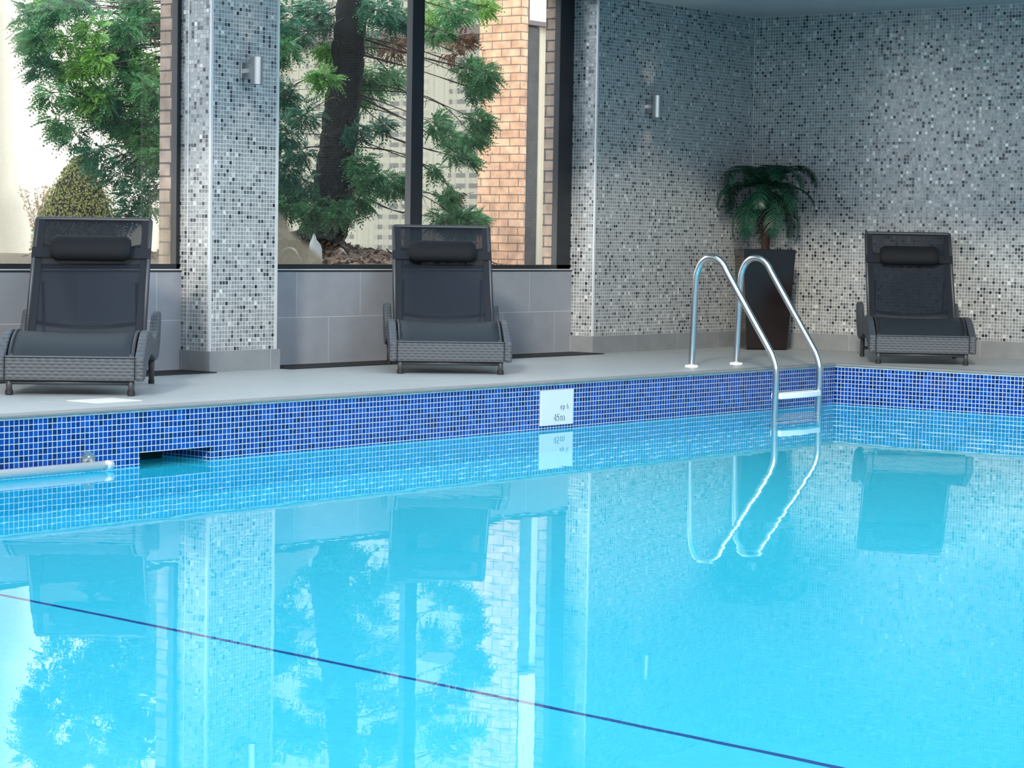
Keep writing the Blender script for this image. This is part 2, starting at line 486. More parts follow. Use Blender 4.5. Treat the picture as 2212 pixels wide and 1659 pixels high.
# ------------------------------------------------------------------ mesh helpers
class MB:
    def __init__(self):
        self.v, self.f, self.mi, self.cur = [], [], [], 0

    def face(self, ids):
        self.f.append(tuple(ids))
        self.mi.append(self.cur)

    def box(self, x0, x1, y0, y1, z0, z1):
        b = len(self.v)
        self.v += [(x, y, z) for z in (z0, z1) for y in (y0, y1) for x in (x0, x1)]
        for q in ((0, 2, 3, 1), (4, 5, 7, 6), (0, 1, 5, 4), (2, 6, 7, 3), (0, 4, 6, 2), (1, 3, 7, 5)):
            self.face([b + i for i in q])
        return self

    def quad(self, *p):
        b = len(self.v)
        self.v += [tuple(q) for q in p]
        self.face(range(b, b + len(p)))
        return self

    def tube(self, path, r, n=12, cap=True):
        P = [Vector(p) for p in path]
        R = r if isinstance(r, (list, tuple)) else [r] * len(P)
        prev = None
        b = len(self.v)
        for i, p in enumerate(P):
            t = ((P[min(i + 1, len(P) - 1)] - P[max(i - 1, 0)])).normalized()
            if prev is None:
                a = Vector((0, 0, 1)) if abs(t.z) < 0.9 else Vector((1, 0, 0))
                nrm = t.cross(a).normalized()
            else:
                nrm = (prev - t * prev.dot(t)).normalized()
            prev = nrm
            bi = t.cross(nrm)
            for k in range(n):
                a = 2 * PI * k / n
                self.v.append(tuple(p + (nrm * math.cos(a) + bi * math.sin(a)) * R[i]))
        for i in range(len(P) - 1):
            for k in range(n):
                k2 = (k + 1) % n
                self.face((b + i * n + k, b + i * n + k2, b + (i + 1) * n + k2, b + (i + 1) * n + k))
        if cap:
            self.face([b + k for k in reversed(range(n))])
            e = b + (len(P) - 1) * n
            self.face([e + k for k in range(n)])
        return self

    def prism(self, outline, fn0, fn1):
        """outline of 2-D points, placed by fn0 and fn1 on the two sides"""
        n = len(outline)
        b = len(self.v)
        self.v += [tuple(fn0(*p)) for p in outline] + [tuple(fn1(*p)) for p in outline]
        self.face([b + i for i in reversed(range(n))])
        self.face([b + n + i for i in range(n)])
        for i in range(n):
            j = (i + 1) % n
            self.face((b + i, b + j, b + n + j, b + n + i))
        return self

    def grid(self, rows):
        b = len(self.v)
        nc = len(rows[0])
        for r in rows:
            self.v += [tuple(p) for p in r]
        for i in range(len(rows) - 1):
            for k in range(nc - 1):
                self.face((b + i * nc + k, b + i * nc + k + 1, b + (i + 1) * nc + k + 1, b + (i + 1) * nc + k))
        return self

    def lathe(self, prof, n=24, cx=0, cy=0):
        b = len(self.v)
        for r, z in prof:
            for k in range(n):
                a = 2 * PI * k / n
                self.v.append((cx + r * math.cos(a), cy + r * math.sin(a), z))
        for i in range(len(prof) - 1):
            for k in range(n):
                k2 = (k + 1) % n
                self.face((b + i * n + k, b + i * n + k2, b + (i + 1) * n + k2, b + (i + 1) * n + k))
        self.face([b + k for k in reversed(range(n))])
        e = b + (len(prof) - 1) * n
        self.face([e + k for k in range(n)])
        return self

    def build(self, name, mat, parent=None, smooth=False, bevel=0.0, solid=0.0, sub=0, fix=True):
        me = bpy.data.meshes.new(name)
        me.from_pydata(self.v, [], self.f)
        mats = mat if isinstance(mat, (list, tuple)) else [mat]
        for q in mats:
            me.materials.append(q)
        if len(mats) > 1:
            me.polygons.foreach_set('material_index', self.mi)
        if fix and len(self.f) < 20000:
            bm = bmesh.new()
            bm.from_mesh(me)
            bmesh.ops.recalc_face_normals(bm, faces=bm.faces)
            bm.to_mesh(me)
            bm.free()
        if smooth:
            me.polygons.foreach_set('use_smooth', [True] * len(me.polygons))
        me.update()
        o = bpy.data.objects.new(name, me)
        C.objects.link(o)
        if parent is not None:
            o.parent = parent
        if solid:
            md = o.modifiers.new('thickness', 'SOLIDIFY')
            md.thickness = solid
            md.offset = 0
        if bevel:
            md = o.modifiers.new('bevel', 'BEVEL')
            md.width = bevel
            md.segments = 2
            md.limit_method = 'ANGLE'
            md.angle_limit = 0.6
        if sub:
            md = o.modifiers.new('subsurf', 'SUBSURF')
            md.levels = sub
            md.render_levels = sub
        return o


def tag(o, label=None, cat=None, group=None, kind=None):
    if label:
        o['label'] = label
    if cat:
        o['category'] = cat
    if group:
        o['group'] = group
    if kind:
        o['kind'] = kind
    return o


def thing(name, label, cat, loc=(0, 0, 0), rz=0.0, group=None):
    o = bpy.data.objects.new(name, None)
    o.empty_display_size = 0.1
    C.objects.link(o)
    o.location = loc
    o.rotation_euler = (0, 0, rz)
    return tag(o, label, cat, group)


def copy_tree(o, parent=None):
    c = o.copy()
    C.objects.link(c)
    if parent is not None:
        c.parent = parent
    for ch in list(o.children):
        copy_tree(ch, c)
    return c


def struct(mb, name, mat, label=None, parent=None, **kw):
    o = mb.build(name, mat, parent, **kw)
    o['kind'] = 'structure'
    if parent is None:
        o['label'] = label or name.replace('_', ' ')
        o['category'] = name.split('_')[0]
    return o


def bez(pts, n=8):
    """smooth path through the points (Catmull-Rom)"""
    P = [Vector(p) for p in pts]
    out = []
    for i in range(len(P) - 1):
        p0, p1, p2, p3 = P[max(i - 1, 0)], P[i], P[i + 1], P[min(i + 2, len(P) - 1)]
        for k in range(n):
            t = k / n
            out.append(0.5 * ((2 * p1) + (p2 - p0) * t + (2 * p0 - 5 * p1 + 4 * p2 - p3) * t * t + (3 * p1 - p0 - 3 * p2 + p3) * t ** 3))
    out.append(P[-1])
    return out


def fillet(pts, rad, n=8):
    """polyline with rounded corners"""
    P = [Vector(p) for p in pts]
    out = [P[0]]
    for i in range(1, len(P) - 1):
        a = (P[i - 1] - P[i])
        b = (P[i + 1] - P[i])
        r = rad[i] if isinstance(rad, (list, tuple)) else rad
        th = a.angle(b)
        d = min(r / math.tan(th / 2), a.length * 0.49, b.length * 0.49)
        s, e = P[i] + a.normalized() * d, P[i] + b.normalized() * d
        # circular blend
        cdir = (a.normalized() + b.normalized()).normalized()
        rr = d * math.tan(th / 2)
        cen = P[i] + cdir * (rr / math.sin(th / 2))
        v0, v1 = (s - cen), (e - cen)
        ang = v0.angle(v1)
        ax = v0.cross(v1).normalized()
        for k in range(n + 1):
            out.append(cen + Matrix.Rotation(ang * k / n, 3, ax) @ v0)
    out.append(P[-1])
    return out


# ------------------------------------------------------------------ the room
YW, YG = 9.72, 9.769          # face of the sill wall, glass
XR = 14.92                   # right wall
YM = 9.53                    # mosaic return wall
ZC = 2.47                    # ceiling
PX0, PX1, PY0, PY1 = 1.6, 13.19, -1.2, 7.75     # pool
ZW, ZF = -0.263, -1.463
RX0, RY0 = -3.0, -3.2

# deck (floor) round the pool
d = MB()
for (x0, x1, y0, y1) in ((RX0, PX0, RY0, 9.9), (PX1 - 0.008, XR + .1, RY0, 9.9), (PX0, PX1 - 0.008, PY1 - 0.008, 9.9), (PX0, PX1 - 0.008, RY0, PY0)):
    d.box(x0, x1, y0, y1, -0.0115, 0.0)
struct(d, 'floor', M['deck'], 'pale grey tiled pool deck')
k = MB()   # coping edge band with a proud nosing
k.box(PX0, PX1 - 0.012, PY1 - 0.014, PY1 + 0.07, -0.012, 0.003)
k.box(PX1 - 0.014, PX1 + 0.07, PY0, PY1 + 0.07, -0.012, 0.0035)
struct(k, 'trim_1', M['coping'], 'grey coping edge round the pool rim', bevel=0.004)
k = MB()
k.box(PX0, PX1 - 0.002, PY1 - 0.004, PY1 + 0.05, -0.021, -0.012)
k.box(PX1 - 0.004, PX1 + 0.05, PY0, PY1, -0.021, -0.012)
struct(k, 'trim_2', M['bedding'], 'pale bedding line under the coping')
# pool shell: far wall with the skimmer opening, right wall, near walls, floor
SKX0, SKX1, SKZ0, SKZ1, SKY = 7.109, 7.552, -0.42, -0.205, 8.08
w = MB()
T = PY1 + 0.36
w.box(PX0 - .3, SKX0, PY1, T, -1.6, -0.0195)
w.box(SKX1, PX1 + .3, PY1, T, -1.6, -0.0195)
w.box(SKX0, SKX1, PY1, T, SKZ1, -0.0195)
w.box(SKX0, SKX1, PY1, T, -1.6, SKZ0)


def split_z(mb, z):
    me = bpy.data.meshes.new('t')
    me.from_pydata(mb.v, [], mb.f)
    bm = bmesh.new()
    bm.from_mesh(me)
    bmesh.ops.bisect_plane(bm, geom=bm.verts[:] + bm.edges[:] + bm.faces[:], plane_co=(0, 0, z), plane_no=(0, 0, 1))
    o = MB()
    bm.verts.index_update()
    o.v = [tuple(v.co) for v in bm.verts]
    for f in bm.faces:
        o.cur = 1 if f.calc_center_median().z < z else 0
        o.face([v.index for v in f.verts])
    bm.free()
    return o


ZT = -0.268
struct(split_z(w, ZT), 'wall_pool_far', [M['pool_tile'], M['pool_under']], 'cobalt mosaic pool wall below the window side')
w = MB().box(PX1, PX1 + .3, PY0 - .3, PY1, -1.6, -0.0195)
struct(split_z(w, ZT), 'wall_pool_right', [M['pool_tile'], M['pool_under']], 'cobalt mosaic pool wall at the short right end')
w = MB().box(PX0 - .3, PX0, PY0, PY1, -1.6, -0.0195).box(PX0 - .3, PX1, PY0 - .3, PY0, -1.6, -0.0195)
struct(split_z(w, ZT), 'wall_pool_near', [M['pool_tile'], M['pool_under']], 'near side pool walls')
w = MB().box(PX0, PX1, PY0, PY1, -1.7, ZF)
struct(w, 'floor_pool', M['pool_under'], 'aqua tiled pool bottom')
w = MB().box(5.108, 5.13, PY0, PY1, ZF, ZF + 0.002)
struct(w, 'trim_3', M['pool_line'], 'navy tile line across the pool bottom')
w = MB()
w.quad((PX0, PY0, ZW), (PX1, PY0, ZW), (PX1, PY1, ZW), (SKX1, PY1, ZW), (SKX0, PY1, ZW), (PX0, PY1, ZW))
w.quad((SKX0, PY1, ZW), (SKX1, PY1, ZW), (SKX1, SKY, ZW), (SKX0, SKY, ZW))
wo = w.build('pool_water', M['water'], fix=False)
tag(wo, 'calm turquoise water filling the pool', 'water', kind='structure')

# skimmer
sk = thing('skimmer', 'square skimmer opening in the blue tiles at the waterline', 'skimmer', (7.33, 7.9, ZW))
b = MB().box(SKX0 - 7.33, SKX1 - 7.33, SKY - 7.9, SKY - 7.9 + .02, SKZ0 - ZW, SKZ1 - ZW)
b.build('throat', M['skimmer'], sk)
b = MB().box(SKX0 - 7.33, SKX0 - 7.33 + .02, -.12, .16, -.02, SKZ1 - ZW).box(SKX0 - 7.33 + .14, SKX0 - 7.33 + .15, SKY - 7.915, SKY - 7.9, -.02, SKZ1 - ZW)
b.build('weir_flap', M['white_plastic'], sk)

# window wall: sill wall, lintel, pillar, return wall
bays = [(9.765, 12.93), (6.06, 9.225), (2.36, 5.52), (-1.3, 1.82)]
w = MB()
for x0, x1 in bays:
    w.box(x0, x1, YW, YW + .18, -0.1, 0.563)
struct(w, 'wall_sill', M['sill_tile'], 'grey tiled low wall under the windows')
PXA, PXB, PYF = 9.225, 9.765, 9.49
w = MB().box(PXA, PXB, PYF, YG + .014, 0.0, ZC)
struct(w, 'wall_pillar', M['mosaic'], 'silver mosaic pillar between the two windows')
w = MB()
for x0 in (5.52, 1.82):
    w.box(x0, x0 + .54, PYF, YG + .014, 0.0, ZC)
struct(w, 'wall_pillar_side', M['mosaic'], 'silver mosaic pillars further along')
w = MB().box(PXA, PXA + .014, PYF - .003, PYF, .115, ZC).box(PXB - .014, PXB + .003, PYF - .003, PYF + .004, .115, ZC)
w.box(PXA - .003, PXA, PYF - .003, PYF + .012, .115, ZC).box(PXA - .002, PXA, YW - .002 - .05, YW - .045, .115, ZC)
struct(w, 'trim_4', M['trim'], 'pale corner beads on the mosaic pillar')
w = MB().box(12.93, XR + .2, YM, YG + .04, 0, ZC)
struct(w, 'wall_left', M['mosaic'], 'mosaic wall between the windows and the corner')
w = MB().box(12.93, 12.944, YM - .003, YM, .115, ZC).box(12.927, 12.93, YM - .003, YM + .012, .115, ZC)
struct(w, 'trim_5', M['trim'], 'pale corner bead where the mosaic wall begins')
w = MB().box(XR, XR + .2, RY0, YM, 0, ZC)
struct(w, 'wall_right', M['mosaic'], 'silver mosaic end wall behind the right lounger')
w = MB().box(XR - .004, XR, YM - .004, YM, .115, ZC)
struct(w, 'trim_6', M['trim'], 'grout bead in the mosaic corner')
# skirtings
w = MB().box(PXA - .012, PXB + .018, PYF - .016, YW, 0, .118)
struct(w, 'baseboard_pillar', M['skirt'], 'grey tile skirting round the pillar')
w = MB().box(12.912, XR, YM - .016, YM, 0, .118).box(12.912, 12.93, YM, YW, 0, .118)
struct(w, 'baseboard_left', M['skirt'], 'grey tile skirting on the mosaic wall')
w = MB().box(XR - .016, XR, RY0, YM - .016, 0, .118)
struct(w, 'baseboard_right', M['skirt'], 'grey tile skirting on the end wall')
# other walls of the hall
w = MB().box(RX0, XR, RY0 - .2, RY0, -.1, 3.0)
struct(w, 'wall_back', M['plaster'], 'plain white wall opposite the windows')
w = MB().box(RX0 - .2, RX0, RY0, 9.9, -.1, 3.0)
struct(w, 'wall_end', M['plaster'], 'plain white wall at the far left end')
# low ceiling round a rooflight over the pool
SX0, SX1, SY0, SY1 = 0.5, 11.8, -1.6, 8.35
w = MB()
for (x0, x1, y0, y1) in ((RX0 - .2, SX0, RY0 - .2, 9.95), (SX1, XR + .2, RY0 - .2, 9.95), (SX0, SX1, SY1, 9.95), (SX0, SX1, RY0 - .2, SY0)):
    w.box(x0, x1, y0, y1, ZC, ZC + .12)
struct(w, 'ceiling', M['ceil'], 'low white ceiling round the rooflight')
w = MB()
w.box(SX0 - .05, SX0, SY0, SY1, ZC + .12, ZC + .4).box(SX1, SX1 + .05, SY0, SY1, ZC + .12, ZC + .4)
w.box(SX0 - .05, SX1 + .05, SY1, SY1 + .05, ZC + .12, ZC + .4).box(SX0 - .05, SX1 + .05, SY0 - .05, SY0, ZC + .12, ZC + .4)
struct(w, 'wall_rooflight', M['upstand'], 'white upstand of the rooflight')

# windows ------------------------------------------------------------
def window(n, x0, x1, label, post=.05):
    root = thing('window_%d' % n, label, 'window', (0, 0, 0))
    root['kind'] = 'structure'
    xm = x0 + (11.229 - 9.765)
    f = MB()
    y0, y1 = YG - .034, YG + .012
    f.box(x0 - .0, x1, y0, y1, .578, .607).box(x0, x1, y0, y1, 2.43, 2.47)
    f.box(x0 - .02, x0 + .09, y0, y1, .58, 2.47).box(x1 - post, x1 + .01, y0, y1, .58, 2.47)
    f.box(xm, xm + .113, y0, y1, .58, 2.47)
    f.build('frame', M['frame'], root)
    f = MB()
    f.box(xm - .001, xm - .0, y0 + .002, y1 + .002, .607, 2.43).box(x1 - post - .002, x1 - post, y0 + .003, y1 + .002, .607, 2.43)
    f.build('lit_side', M['lit_side'], root)  # thin sheets that carry the painted lighter side of the frame
    s = MB().box(x0, x1, YW - .004, YG - .02, .563, .572)
    s.build('sill', M['frame'], root)
    s = MB().box(x0, x1, YW + .006, YG - .02, .572, .5785)
    s.build('gap_light_strip', M['trim'], root)  # pale strip drawn in for the thin line of light in the gap
    for a, b in ((x0 + .09, xm), (xm + .113, x1 - post)):
        MB().quad((a, YG + .006, .607), (b, YG + .006, .607), (b, YG + .006, 2.43), (a, YG + .006, 2.43)).build('pane', M['glass'], root, fix=False)
    return root


win1 = window(1, *bays[1], 'black framed window left of the mosaic pillar', .025)
win2 = window(2, *bays[0], 'black framed window right of the mosaic pillar', .153)
window(3, *bays[2], 'black framed window further left')
window(4, *bays[3], 'black framed window at the left end')


def fog_patch(root, pts, mat, soft):
    """a film of droplets on the pane: pts outline it, soft is the width of its fading edge"""
    P = [at_y(px, py, YG + .012) for px, py in pts]
    P = [(p.x, p.z) for p in P]
    x0, x1 = min(p[0] for p in P) - soft, max(p[0] for p in P) + soft
    z0, z1 = .600, max(p[1] for p in P) + soft
    nx, nz = int((x1 - x0) / .012) + 2, int((z1 - z0) / .012) + 2
    mb, val = MB(), []
    rows = []
    for j in range(nz):
        z = z0 + (z1 - z0) * j / (nz - 1)
        r = []
        for i in range(nx):
            x = x0 + (x1 - x0) * i / (nx - 1)
            r.append((x, YG + .013, z))
            ins, dist = False, 9.0
            for k in range(len(P)):
                (ax, az), (bx, bz) = P[k], P[k - 1]
                if (az > z) != (bz > z) and x < (bx - ax) * (z - az) / (bz - az) + ax:
                    ins = not ins
                dx, dz = bx - ax, bz - az
                t = max(0, min(1, ((x - ax) * dx + (z - az) * dz) / (dx * dx + dz * dz + 1e-9)))
                dist = min(dist, math.hypot(ax + dx * t - x, az + dz * t - z))
            dist = dist if ins else -dist
            t = max(0, min(1, .5 + dist / soft * .5))
            val.append(t * t * (3 - 2 * t))
        rows.append(r)
    mb.grid(rows)
    o = mb.build('condensation', mat, root, fix=False)
    at = o.data.attributes.new('droplets', 'FLOAT', 'POINT')
    at.data.foreach_set('value', val)
    return o


fog_patch(win2, [(520, 430), (592, 446), (612, 470), (632, 500), (655, 525), (682, 545), (695, 560), (700, 600), (520, 600)], M['fog'], .025)
fog_patch(win1, [(-120, -120), (14, -120), (16, 120), (18, 300), (24, 400), (52, 440), (60, 500), (72, 600), (-120, 600)], M['fog2'], .20)
fog_patch(win1, [(338, 505), (352, 440), (420, 440), (420, 600), (325, 600)], M['fog2'], .14)

# brick piers outside, just behind the pillar and the return
w = MB().box(9.20, 9.79, YG + .016, YG + .112, .3, 4.2).box(5.50, 6.08, YG + .016, YG + .112, .3, 4.2)
struct(w, 'wall_outer_pier', M['brick_near'], 'brown brick pier outside behind the mosaic pillar')
w = MB().box(12.84, 15.3, YG + .045, YG + .145, .3, 4.2)
struct(w, 'wall_outer_right', M['brick_near'], 'brown brick wall end outside the right window')
# flat roof above keeps the brick tops and the hall closed
w = MB().box(RX0 - .3, XR + .3, 9.86, 9.92, 2.47, 3.2)
struct(w, 'wall_parapet', M['brick_near'], 'outer parapet above the windows')

# drain gratings
def grating(x0, x1, label):
    root = thing('drain_grating', label, 'drain', ((x0 + x1) / 2, 9.55, 0), 0, 'drain gratings along the window wall')
    L = (x1 - x0) / 2
    f = MB().box(-L, L, -.145, -.135, 0, .006).box(-L, L, .135, .145, 0, .006).box(-L, -L + .01, -.135, .135, 0, .006).box(L - .01, L, -.135, .135, 0, .006)
    f.build('edge_frame', M['grate'], root)
    s = MB()
    x = -L + .02
    while x < L - .01:
        s.box(x, x + .007, -.135, .135, 0.001, .006)
        x += .0125
    s.build('slats', M['grate'], root)
    MB().box(-L, L, -.135, .135, 0.0002, .001).build('channel', M['foot'], root)


grating(9.80, 12.90, 'long black drain grating at the foot of the low wall right of the pillar')
grating(6.10, 9.205, 'black drain grating behind the left lounger, ending at the pillar')

# deck plate
p = MB().box(-.14, .14, -.105, .105, 0, .003).build('deck_plate', M['marker'], None, bevel=.001)
p.location = (7.255, 8.152, 0)
p.rotation_euler = (0, 0, 0.0)
tag(p, 'cream square plate set in the deck before the left lounger', 'plate')

# ------------------------------------------------------------------ sun loungers
def make_lounger(label):
    root = thing('sun_lounger', label, 'lounger', (0, 0, 0), 0, 'black mesh sun loungers on the deck')
    top = [(0, .188), (.05, .205), (.14, .245), (.24, .283), (.34, .302), (.44, .303), (.54, .292), (.66, .268), (.78, .247), (.87, .246), (.96, .268), (1.04, .312), (1.11, .362), (1.16, .378)]
    bot = [(1.20, .360), (1.195, .31), (1.165, .24), (1.11, .17), (1.04, .135), (.94, .125), (.80, .150), (.60, .175), (.40, .165), (.22, .12), (.10, .082), (.0, .072)]
    tp = [(q.x, q.y) for q in bez([(a, b, 0) for a, b in top], 3)]
    bt = [(q.x, q.y) for q in bez([(a, b, 0) for a, b in bot], 3)]
    W2 = .352
    for s in (-1, 1):
        def fl(v):
            return .006 * max(0, (v - .75) / .45) ** 1.5
        mb = MB()
        mb.prism(tp + bt, lambda v, z: (s * (W2 - .045 + fl(v) * .8), v, z), lambda v, z: (s * (W2 + fl(v)), v, z))
        o = mb.build('side_panel', M['wicker'], root, bevel=.010)
        sp = MB()     # dark filler between side panel and sling
        q = [(v, z - .02) for v, z in tp if .03 < v < .86]
        sp.prism(q + [(v, z - .05) for v, z in reversed(q)], lambda v, z: (s * (W2 - .075), v, z), lambda v, z: (s * (W2 - .055), v, z))
        sp.build('side_beam', M['leg'], root)
    fp = MB().box(-W2 + .045, W2 - .045, .004, .045, .072, .183)
    fp.build('front_panel', M['wicker'], root, bevel=.008)
    MB().box(-W2 + .046, W2 - .046, .003, .048, .183, .190).build('front_cap', M['wicker'], root, bevel=.004)
    # seat sling over the curved side rails
    prof = [(q.x, q.y) for q in bez([(.055, .180, 0), (.14, .232, 0), (.24, .272, 0), (.34, .292, 0), (.44, .294, 0), (.54, .283, 0), (.66, .260, 0), (.78, .240, 0), (.86, .236, 0)], 4)]
    rows = []
    for v, z in prof:
        rows.append([(x, v, z - .010 * (1 - (x / .29) ** 2)) for x in [-.29 + .58 * i / 10 for i in range(11)]])
    MB().grid(rows).build('seat_sling', M['seat'], root, smooth=True, solid=.004)
    for s in (-1, 1):
        MB().tube([(s * .292, v, z) for v, z in prof], .009, 8).build('seat_rail', M['alu'], root, smooth=True)
    # backrest
    H0, H1 = Vector((0, .80, .262)), Vector((0, 1.262, .858))
    BW = .295
    bd = (H1 - H0)
    bn = Vector((0, -bd.z, bd.y)).normalized()
    br_ = bpy.data.objects.new('backrest', None)
    rows = []
    for i in range(13):
        t = i / 12
        p = H0 + bd * t
        rows.append([p + Vector((x, 0, 0)) - bn * (.012 * (1 - (x / BW) ** 2) * math.sin(PI * min(1, t + .05))) for x in [-BW + 2 * BW * j / 10 for j in range(11)]])
    MB().grid(rows).build('back_sling', M['sling'], root, smooth=True, solid=.003)
    fr = MB()
    pth = fillet([Vector((-BW, H0.y, H0.z)), Vector((-BW, H1.y, H1.z)), Vector((BW, H1.y, H1.z)), Vector((BW, H0.y, H0.z))], .012, 4)
    fr.tube(pth, .0125, 10)
    fr.build('back_frame', M['alu'], root, smooth=True)
    for s in (-1, 1):
        hm = MB()
        for off in (.004,):
            a, b2 = H0 + bn * off, H1 + bn * off
            x0, x1 = s * (BW - .042), s * (BW + .006)
            hm.quad(a + Vector((x0, 0, 0)), a + Vector((x1, 0, 0)), b2 + Vector((x1, 0, 0)), b2 + Vector((x0, 0, 0)))
        hm.build('sling_hem', M['hem'], root, solid=.003)
    # curved spreader bars behind the sling
    for t, sag in ((.80, .03), (.13, .02)):
        p = H0 + bd * t - bn * .018
        MB().tube(bez([p + Vector((-BW, 0, 0)), p + Vector((-BW * .5, 0, 0)) - bd.normalized() * sag * .75 - bn * .02, p - bd.normalized() * sag - bn * .03, p + Vector((BW * .5, 0, 0)) - bd.normalized() * sag * .75 - bn * .02, p + Vector((BW, 0, 0))], 5), .011, 8).build('spreader_bar', M['leg'], root, smooth=True)
    # prop behind the backrest
    for s in (-1, 1):
        MB().tube([(s * .24, 1.02, .53), (s * .24, 1.10, .16)], .009, 8).build('back_prop', M['leg'], root, smooth=True)
    MB().tube([(-.33, 1.08, .165), (.33, 1.08, .165)], .011, 8).build('rear_bar', M['leg'], root, smooth=True)
    # head pillow on a strap
    t = .69
    pc = H0 + bd * t + bn * .052
    bu = bd.normalized()
    pl = MB()
    rows = []
    n = 18
    L = .205
    for i in range(15):
        x = -L + 2 * L * i / 14
        e = 1 - max(0, abs(x) / L - .93) / .07 * .30
        rows.append([pc + Vector((x, 0, 0)) + (bu * (.076 * math.cos(2 * PI * k / n)) + bn * (.050 * math.sin(2 * PI * k / n))) * e for k in range(n + 1)])
    pl.grid(rows)
    for r in (rows[0], rows[-1]):
        pl.quad(*r[:-1])
    ho = pl.build('head_pillow', M['pillow'], root, smooth=True)
    st = MB()
    a, b2 = H0 + bd * (t - .045) + bn * .012, H0 + bd * (t + .045) + bn * .012
    x1 = BW + .012
    st.quad(a + Vector((-x1, 0, 0)), a + Vector((x1, 0, 0)), b2 + Vector((x1, 0, 0)), b2 + Vector((-x1, 0, 0)))
    st.build('strap', M['hem'], ho, solid=.004)
    # legs
    for s in (-1, 1):
        lg = MB().tube([(s * .288, .035, .012), (s * .288, .035, .09)], .015, 12).build('leg', M['leg'], root, smooth=True)
        MB().lathe([(.014, 0), (.019, .004), (.019, .022), (.016, .026)], 14, s * .288, .035).build('foot', M['foot'], lg, smooth=False)
        lg = MB().tube([(s * .322, .985, .004), (s * .322, .965, .16)], [.0135, .018], 12).build('leg', M['leg'], root, smooth=True)
        MB().lathe([(.013, 0), (.016, .003), (.016, .02)], 14, s * .322, .985).build('foot', M['foot'], lg)
    MB().tube([(-.288, .035, .062), (.288, .035, .062)], .011, 10).build('front_stretcher', M['leg'], root, smooth=True)
    MB().tube([(-.322, .98, .062), (.322, .98, .062)], .011, 10).build('rear_stretcher', M['leg'], root, smooth=True)
    return root


base = make_lounger('black mesh lounger with wicker sides, left of the mosaic pillar')
for i, (x, y, a, lab) in enumerate((
        (7.345, 8.500, 43.5, None),
        (10.194, 8.517, 43.2, 'black mesh lounger with wicker sides, between the pillar and the window mullion'),
        (13.600, 7.334, 34.2, 'black mesh lounger with wicker sides, against the mosaic end wall beside the palm'))):
    o = base if i == 0 else copy_tree(base)
    o.location = (x, y, 0)
    o.rotation_euler = (0, 0, math.radians(a - 90))
    o.scale = ((1, 1, .988), (1, 1, .988), (.988, .988, 1.005))[i]
    if lab:
        o['label'] = lab

# ------------------------------------------------------------------ pool ladder
ld = thing('pool_ladder', 'steel pool ladder with white treads at the pool corner', 'ladder', (12.305, 7.8, 0))
for X in (12.05, 12.56):
    x = X - 12.305
    path = bez([(x, a_, b_) for a_, b_ in ((.31, .004), (.304, .18), (.297, .40), (.291, .53), (.283, .59), (.258, .645), (.222, .676), (.185, .686), (.146, .681), (.110, .662), (.080, .630), (.052, .585), (-.10, .362), (-.252, .140), (-.282, .090), (-.302, .036), (-.310, -.03), (-.305, -.25), (-.295, -.70), (-.285, -1.12))], 6)
    r = MB().tube(path, .0205, 16).build('rail', M['steel'], ld, smooth=True)
    MB().lathe([(.042, 0), (.042, .010), (.040, .013), (.022, .014)], 24, x, .31).build('flange', M['white_plastic'], r)
for z in (-.148, -.40, -.65, -.90):
    t = MB()
    out = []
    for i in range(13):
        u = -.232 + .464 * i / 12
        out.append((u, -.335 - .022 * math.cos(PI * u / .50)))
    for i in range(13):
        u = .232 - .464 * i / 12
        out.append((u, -.262))
    t.prism(out, lambda a, b: (a, b, z - .018), lambda a, b: (a, b, z + .016))
    t.build('tread', M['white_plastic'], ld, bevel=.004)

# handrail at the waterline
hr = thing('grab_rail', 'pale grab rail along the waterline at the left of the pool wall', 'rail', (6.4, 7.68, -.238))
MB().tube([(-3.4, 0, 0), (.435, 0, 0)], .0205, 18).build('bar', M['rail'], hr, smooth=True)
MB().tube([(.435, 0, 0), (.478, 0, 0)], [.0215, .0215], 18).build('end_cap', M['rail'], hr, smooth=True)
MB().tube([(.431, 0, 0), (.436, 0, 0)], .0225, 18).build('collar', M['satin'], hr, smooth=True)
for x in (.40, -1.1, -2.6):
    bk = MB().tube([(x, .0685, .022), (x, .058, .022)], .036, 22).build('bracket', M['satin'], hr)
    MB().tube([(x, .062, .022), (x, .0, .0)], .010, 10).build('bracket_arm', M['satin'], bk, smooth=True)
    MB().tube([(x + .004, .060, .034), (x + .004, .053, .034)], .006, 8).build('screw', M['steel'], bk)

# depth sign
sg = thing('depth_sign', 'white depth plate reading 45m on the blue pool wall', 'sign', (10.188, 7.75, -.1445))
SW, SH = .294, .193
MB().box(-SW / 2, SW / 2, -.008, 0, -SH / 2, SH / 2).build('plate', M['sign'], sg, bevel=.001)


def strokes(mb, glyph, x0, x1, y0, y1):
    """thick and thin strokes on the plate; x to the right, y down, in plate fractions"""
    for st in glyph:
        wd = st[0]
        P = [Vector(((x0 + (x1 - x0) * a - .5) * SW, (.5 - (y0 + (y1 - y0) * b)) * SH)) for a, b in st[1:]]
        for i in range(len(P) - 1):
            d2 = (P[i + 1] - P[i])
            if d2.length < 1e-6:
                continue
            n2 = Vector((-d2.y, d2.x)).normalized() * wd / 2
            e2 = d2.normalized() * wd * .25
            q = [P[i] - e2 + n2, P[i + 1] + e2 + n2, P[i + 1] + e2 - n2, P[i] - e2 - n2]
            mb.prism([(v.x, v.y) for v in q], lambda a, b: (a, -.0084, b), lambda a, b: (a, -.0078, b))


def arc(cx, cy, rx, ry, a0, a1, n=10):
    return [(cx + rx * math.cos(math.radians(a0 + (a1 - a0) * i / n)), cy + ry * math.sin(math.radians(a0 + (a1 - a0) * i / n))) for i in range(n + 1)]


